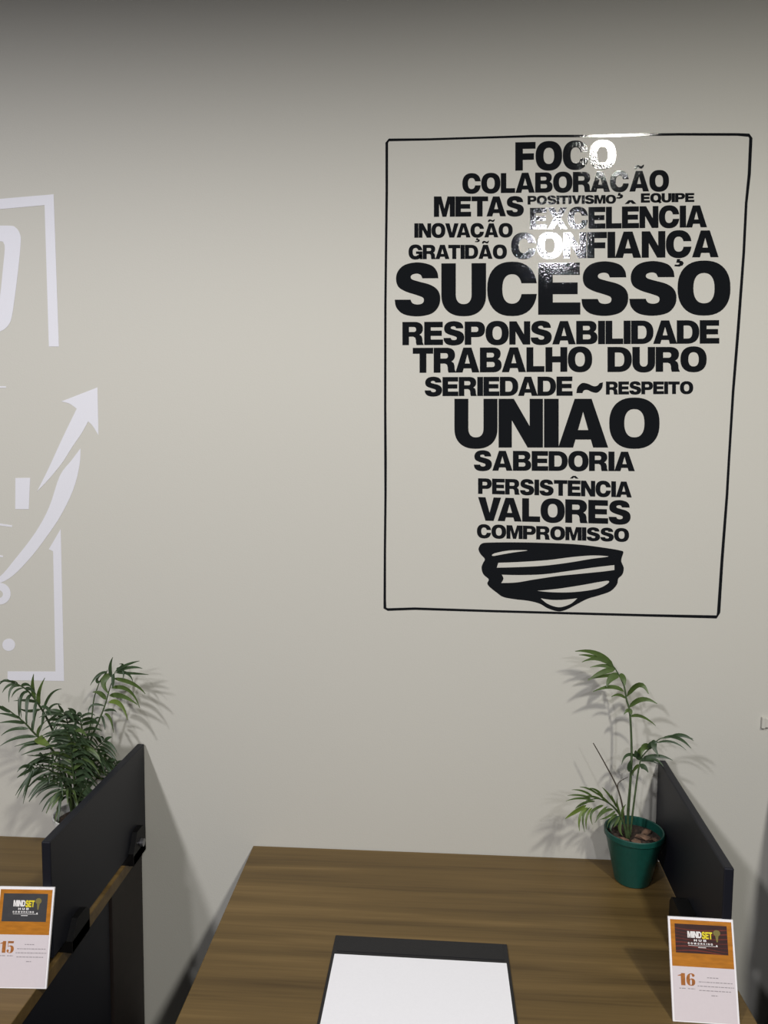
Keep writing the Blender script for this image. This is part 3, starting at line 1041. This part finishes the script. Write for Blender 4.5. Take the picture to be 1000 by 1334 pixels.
frond(palm, [(360, 1000, 1.09), (348, 860, 1.09), (320, 750, 1.09), (260, 632, 1.088), (200, 526, 1.086)], (.0014, .0007), [], 'leaf', 'stem_dry', fn=C7)
frond(palm, [(322, 756, 1.09), (326, 722, 1.09), (372, 694, 1.088)], (.0008, .0005), [], 'leaf', 'stem_dry', fn=C7)
LL = [((165, 835), (108, 868), (60, 902), .0085, 'leaf_light'), ((190, 800), (130, 785), (72, 787), .0045), ((195, 808), (130, 800), (64, 814), .0045),
      ((200, 795), (150, 765), (92, 758), .0045), ((235, 790), (180, 755), (132, 744), .0048), ((250, 795), (215, 760), (178, 750), .0050), ((310, 830), (275, 780), (243, 744), .0050),
      ((172, 845), (135, 890), (132, 962), .0065, 'leaf_light'), ((185, 845), (150, 890), (158, 968), .0050), ((195, 848), (168, 890), (166, 955), .0050, 'leaf_light'),
      ((225, 845), (190, 875), (196, 932), .0055), ((300, 855), (250, 870), (208, 922), .0060), ((310, 862), (275, 890), (232, 905), .0050), ((318, 880), (295, 895), (272, 922), .0055),
      ((330, 890), (315, 920), (300, 945), .0060), ((180, 815), (140, 830), (110, 852), .0055), ((210, 815), (160, 820), (120, 842), .0045), ((240, 805), (190, 790), (150, 792), .0045),
      ((280, 825), (240, 790), (215, 770), .0050), ((320, 850), (300, 810), (290, 780), .0045), ((335, 880), (320, 840), (318, 800), .0050), ((250, 835), (215, 850), (180, 880), .0055),
      ((345, 900), (345, 860), (362, 830), .0060), ((338, 905), (330, 950), (345, 985), .0080), ((325, 890), (290, 930), (290, 965), .0070, 'leaf_dark'), ((320, 880), (280, 910), (268, 950), .0070, 'leaf_dark'), ((270, 840), (230, 880), (215, 915), .0055)]
LL = [((a[0], a[1], 1.082 - .00022 * (340 - a[0])), (b_[0], b_[1], 1.073 - .00022 * (340 - b_[0])), (c_[0], c_[1], 1.066 - .00022 * (340 - c_[0])), r_[0] * .72, *r_[1:]) for a, b_, c_, *r_ in LL]
frond(palm, [(368, 1000, 1.086), (350, 920, 1.084), (322, 868, 1.08), (280, 826, 1.07), (225, 802, 1.055), (165, 812, 1.042)], (.0020, .0006), LL, 'leaf', fn=C7)

# --- bushy palm behind the divider
BX, BY = -.508, 1.092
bush = thing('potted_palm', 'bushy dark green palm in a pale pot behind the charcoal divider', 'plant', (BX, BY, DESK_Z), 'potted palms')
zs = make_pot(bush, BX, BY, .046, .032, .080, M['pot_white'])


def C5w(x, y, d):
    return C5(x, y, min(1.146, 1.095 + (d - 1.095) * .5 + .026 * max(0.0, min(1.0, (700 - y) / 400))))


def C5(x, y, d):
    return at_y(x / 4.0, 840 + y / 4.0, d)


rn = random.Random(5)


def auto_frond(stem_pts, radii, n, length, spread, wd_, m_leaf='leaf_dark', t0=.25, droop=.35, mix=None, facing=None):
    """pinnate frond: pairs of leaflets along the upper part of its stalk"""
    pts = path_pts([C5(*p) for p in stem_pts], 8)
    N = len(pts)
    rr = [radii[0] + (radii[1] - radii[0]) * i / (N - 1) for i in range(N)]
    st = part(MB().tube(pts, rr, 7), 'stem', M['stem'], bush, smooth=True)
    groups = {}
    for i in range(n):
        f_ = t0 + (1 - t0) * (i + .5) / n
        k = f_ * (N - 1)
        i0 = min(N - 2, int(k))
        p = pts[i0].lerp(pts[i0 + 1], k - i0)
        tan = (pts[min(N - 1, i0 + 2)] - pts[max(0, i0 - 2)]).normalized()
        side = tan.cross(Vector((0, 1, 0)))
        if side.length < .1:
            side = Vector((1, 0, 0))
        side.normalize()
        q = (f_ - t0) / (1 - t0)
        ln = length * (.62 + .55 * math.sin(math.pi * (.18 + .72 * q)))
        for s in (-1, 1):
            l = ln * rn.uniform(.8, 1.12)
            dirv = (tan * math.cos(spread) + side * s * math.sin(spread) + Vector((rn.uniform(-.15, .15), rn.uniform(-.45, .12), rn.uniform(-.1, .15)))).normalized()
            mid = p + dirv * l * .55 + Vector((0, 0, .05 * l))
            tip = p + dirv * l * .92 + Vector((0, -.004, -droop * l * rn.uniform(.6, 1.3)))
            key = m_leaf if not mix or rn.random() > .3 else mix
            leaflet(groups.setdefault(key, MB()), p, mid, tip, .80 * wd_ * rn.uniform(.8, 1.15), facing and Vector(facing))
    # end leaflet
    tan = (pts[-1] - pts[-3]).normalized()
    leaflet(groups.setdefault(m_leaf, MB()), pts[-1], pts[-1] + tan * length * .3, pts[-1] + tan * length * .6 + Vector((0, 0, -droop * length * .3)), wd_)
    for key, mb in groups.items():
        mb.build('foliage', M[key], st, BASES[bush.name], smooth=True, fix=False)


# upright frond near the divider, with leaflets placed one by one
frond(bush, [(400, 880, 1.095), (440, 650, 1.095), (475, 490, 1.093), (505, 420, 1.09), (545, 320, 1.085), (568, 240, 1.08), (600, 140, 1.075)], (.0022, .0006), [
    ((580, 170, 1.078), (574, 115, 1.072), (588, 64, 1.066), .0065, 'leaf_dark'),
    ((600, 140, 1.075), (660, 105, 1.066), (727, 84, 1.055), .0060, 'leaf_dark'),
    ((605, 140, 1.075), (680, 118, 1.066), (742, 124, 1.055), .0060, 'leaf_dark'),
    ((600, 145, 1.075), (690, 148, 1.066), (774, 155, 1.055), .0055, 'leaf_dark'),
    ((610, 140, 1.075), (665, 150, 1.068), (692, 192, 1.06), .0060, 'leaf_dark'),
    ((590, 175, 1.078), (690, 200, 1.064), (757, 256, 1.05), .0090),
    ((580, 225, 1.08), (670, 235, 1.066), (728, 328, 1.05), .0085),
    ((570, 265, 1.082), (640, 268, 1.07), (716, 312, 1.055), .0095),
    ((565, 300, 1.084), (625, 310, 1.07), (665, 392, 1.058), .0090, 'leaf_light'),
    ((580, 150, 1.078), (540, 195, 1.066), (568, 256, 1.058), .0120),
    ((590, 150, 1.077), (590, 190, 1.066), (586, 225, 1.06), .0080, 'leaf_dark'),
    ((560, 140, 1.078), (510, 160, 1.066), (470, 212, 1.055), .0055, 'leaf_dark'),
    ((552, 285, 1.084), (518, 252, 1.076), (482, 248, 1.066), .0090),
    ((548, 320, 1.085), (480, 315, 1.075), (460, 365, 1.062), .0045, 'leaf_dark'),
    ((540, 345, 1.086), (585, 338, 1.075), (608, 352, 1.066), .0050, 'leaf_dark'),
    ((545, 360, 1.086), (575, 385, 1.075), (592, 460, 1.064), .0060, 'leaf'),
    ((530, 370, 1.087), (540, 400, 1.078), (548, 445, 1.07), .0050, 'leaf_dark'),
    ((520, 380, 1.088), (495, 390, 1.078), (478, 430, 1.07), .0050, 'leaf_dark'),
    ((610, 130, 1.075), (640, 105, 1.07), (620, 100, 1.066), .0050, 'leaf_dark'),
    ((605, 125, 1.075), (640, 130, 1.07), (640, 180, 1.062), .0060, 'leaf_dark'),
], 'leaf', fn=C5w)
frond(bush, [(400, 800, 1.1), (440, 560, 1.1), (475, 400, 1.098), (490, 280, 1.095), (518, 195, 1.09)], (.0018, .0007), [
    ((516, 200, 1.09), (508, 180, 1.085), (528, 158, 1.08), .0075, 'leaf_dark'),
    ((518, 196, 1.09), (540, 170, 1.085), (560, 130, 1.08), .0060, 'leaf_dark'),
], 'leaf_dark', fn=C5w)
# big frond reaching out over the far desk
frond(bush, [(380, 860, 1.09), (330, 650, 1.085), (270, 545, 1.078), (180, 462, 1.066), (130, 408, 1.058), (60, 352, 1.048), (10, 318, 1.04)], (.0022, .0006), [
    ((130, 410, 1.058), (70, 400, 1.05), (-10, 408, 1.04), .0060, 'leaf_dark'),
    ((150, 438, 1.06), (70, 440, 1.05), (5, 474, 1.038), .0065, 'leaf_dark'),
    ((190, 480, 1.066), (90, 485, 1.05), (0, 528, 1.036), .0065, 'leaf_dark'),
    ((215, 515, 1.068), (140, 522, 1.055), (98, 562, 1.045), .0060, 'leaf_dark'),
    ((110, 385, 1.055), (50, 365, 1.046), (-15, 358, 1.036), .0055, 'leaf_dark'),
    ((60, 352, 1.048), (10, 330, 1.04), (-40, 300, 1.03), .0060, 'leaf_dark'),
    ((200, 482, 1.066), (215, 500, 1.055), (275, 535, 1.048), .0160, 'leaf_light'),
    ((200, 478, 1.066), (205, 440, 1.06), (235, 400, 1.052), .0080, 'leaf'),
    ((170, 455, 1.064), (175, 400, 1.056), (195, 340, 1.046), .0060, 'leaf_dark'),
    ((140, 415, 1.06), (140, 360, 1.05), (150, 300, 1.044), .0060, 'leaf_dark'),
    ((100, 378, 1.054), (100, 330, 1.046), (95, 270, 1.04), .0060, 'leaf_dark'),
    ((230, 510, 1.07), (180, 505, 1.06), (75, 530, 1.048), .0055, 'leaf_dark'),
    ((240, 520, 1.07), (270, 480, 1.06), (300, 420, 1.05), .0065, 'leaf_dark'),
    ((260, 540, 1.075), (200, 545, 1.06), (110, 575, 1.048), .0055, 'leaf_dark'),
    ((280, 560, 1.077), (220, 575, 1.065), (140, 575, 1.05), .0050, 'leaf_dark'),
], 'leaf_dark', fn=C5)
frond(bush, [(385, 860, 1.085), (350, 640, 1.078), (290, 480, 1.068), (220, 340, 1.056), (150, 245, 1.045), (90, 205, 1.036), (40, 190, 1.03)], (.0022, .0006), [
    ((185, 285, 1.05), (172, 220, 1.046), (176, 152, 1.04), .0095, 'leaf'),
    ((205, 315, 1.054), (205, 250, 1.046), (234, 172, 1.038), .0090, 'leaf'),
    ((225, 350, 1.057), (262, 262, 1.046), (322, 230, 1.036), .0050, 'leaf_dark'),
    ((240, 375, 1.058), (270, 320, 1.05), (318, 310, 1.04), .0055, 'leaf_dark'),
    ((60, 196, 1.032), (15, 190, 1.026), (-20, 240, 1.02), .0050, 'leaf_dark'),
    ((80, 202, 1.035), (40, 215, 1.028), (12, 250, 1.02), .0050, 'leaf_dark'),
    ((110, 215, 1.04), (60, 225, 1.03), (46, 300, 1.022), .0055, 'leaf_dark'),
    ((125, 225, 1.042), (85, 240, 1.03), (60, 275, 1.022), .0060, 'leaf_dark'),
    ((150, 245, 1.045), (110, 275, 1.035), (112, 380, 1.025), .0070, 'leaf_dark'),
    ((165, 262, 1.047), (140, 300, 1.036), (142, 410, 1.026), .0065, 'leaf_dark'),
    ((190, 295, 1.05), (180, 350, 1.04), (172, 440, 1.03), .0065, 'leaf_dark'),
    ((110, 215, 1.04), (140, 205, 1.034), (165, 225, 1.028), .0060, 'leaf_dark'),
    ((130, 228, 1.042), (165, 232, 1.034), (190, 262, 1.028), .0065, 'leaf_dark'),
    ((210, 325, 1.055), (245, 330, 1.046), (268, 375, 1.036), .0060, 'leaf_dark'),
    ((225, 345, 1.057), (225, 390, 1.046), (205, 460, 1.036), .0065, 'leaf_dark'),
    ((195, 300, 1.052), (140, 290, 1.04), (70, 292, 1.03), .0055, 'leaf_dark'),
    ((215, 335, 1.055), (150, 345, 1.04), (100, 330, 1.03), .0055, 'leaf_dark'),
    ((90, 205, 1.036), (70, 190, 1.03), (-10, 190, 1.022), .0050, 'leaf_dark'),
    ((250, 400, 1.06), (290, 370, 1.05), (325, 345, 1.04), .0055, 'leaf_dark'),
    ((255, 410, 1.06), (285, 420, 1.05), (270, 450, 1.04), .0060, 'leaf_dark'),
], 'leaf_dark', fn=C5)
# the dense middle
auto_frond([(390, 880, 1.09), (385, 640, 1.085), (365, 500, 1.075), (350, 400, 1.065), (330, 350, 1.055)], (.002, .0006), 9, .040, 1.0, .0062, t0=.3)
auto_frond([(395, 880, 1.095), (410, 640, 1.09), (430, 500, 1.082), (420, 400, 1.07), (395, 362, 1.06)], (.002, .0006), 10, .040, 1.05, .0062, t0=.3)
auto_frond([(395, 880, 1.08), (385, 700, 1.07), (370, 560, 1.06), (390, 440, 1.05)], (.002, .0006), 10, .042, .9, .0070, t0=.25, mix='leaf')
auto_frond([(400, 880, 1.1), (440, 680, 1.1), (485, 560, 1.096), (545, 500, 1.085)], (.002, .0006), 9, .034, .9, .0055, t0=.3)
auto_frond([(405, 880, 1.1), (450, 720, 1.098), (510, 620, 1.09), (560, 600, 1.08)], (.002, .0006), 8, .032, .85, .0055, t0=.3, mix='leaf')
auto_frond([(380, 880, 1.08), (345, 740, 1.07), (290, 670, 1.055), (215, 640, 1.04), (165, 650, 1.03)], (.002, .0006), 10, .034, .95, .0052, t0=.3, droop=.5)
auto_frond([(378, 880, 1.075), (350, 780, 1.065), (300, 720, 1.05), (240, 700, 1.038)], (.0018, .0006), 8, .032, .9, .0052, t0=.3, droop=.6)
auto_frond([(375, 880, 1.085), (330, 700, 1.075), (280, 600, 1.06), (225, 580, 1.045)], (.0018, .0006), 8, .032, .9, .0052, t0=.35, droop=.3)
auto_frond([(385, 880, 1.07), (375, 800, 1.062), (350, 760, 1.05), (310, 790, 1.036)], (.0018, .0006), 8, .028, .9, .0052, 'leaf', t0=.3, droop=.9, mix='leaf_dark')
auto_frond([(395, 880, 1.075), (420, 780, 1.07), (455, 740, 1.06)], (.0018, .0006), 7, .028, .9, .0055, t0=.3, droop=.5)
auto_frond([(390, 880, 1.085), (400, 720, 1.078), (405, 600, 1.068), (440, 520, 1.056)], (.0018, .0006), 9, .038, 1.1, .0062, t0=.3, mix='leaf')
auto_frond([(400, 860, 1.1), (470, 740, 1.12), (540, 660, 1.14), (600, 620, 1.146)], (.0014, .0006), 7, .024, .8, .0042, t0=.45)
auto_frond([(392, 880, 1.09), (400, 660, 1.075), (385, 540, 1.06), (350, 450, 1.045)], (.0018, .0006), 11, .036, 1.0, .0048, t0=.3)
auto_frond([(395, 880, 1.09), (425, 680, 1.086), (470, 600, 1.078), (520, 570, 1.066)], (.0016, .0006), 9, .030, .9, .0046, t0=.35)
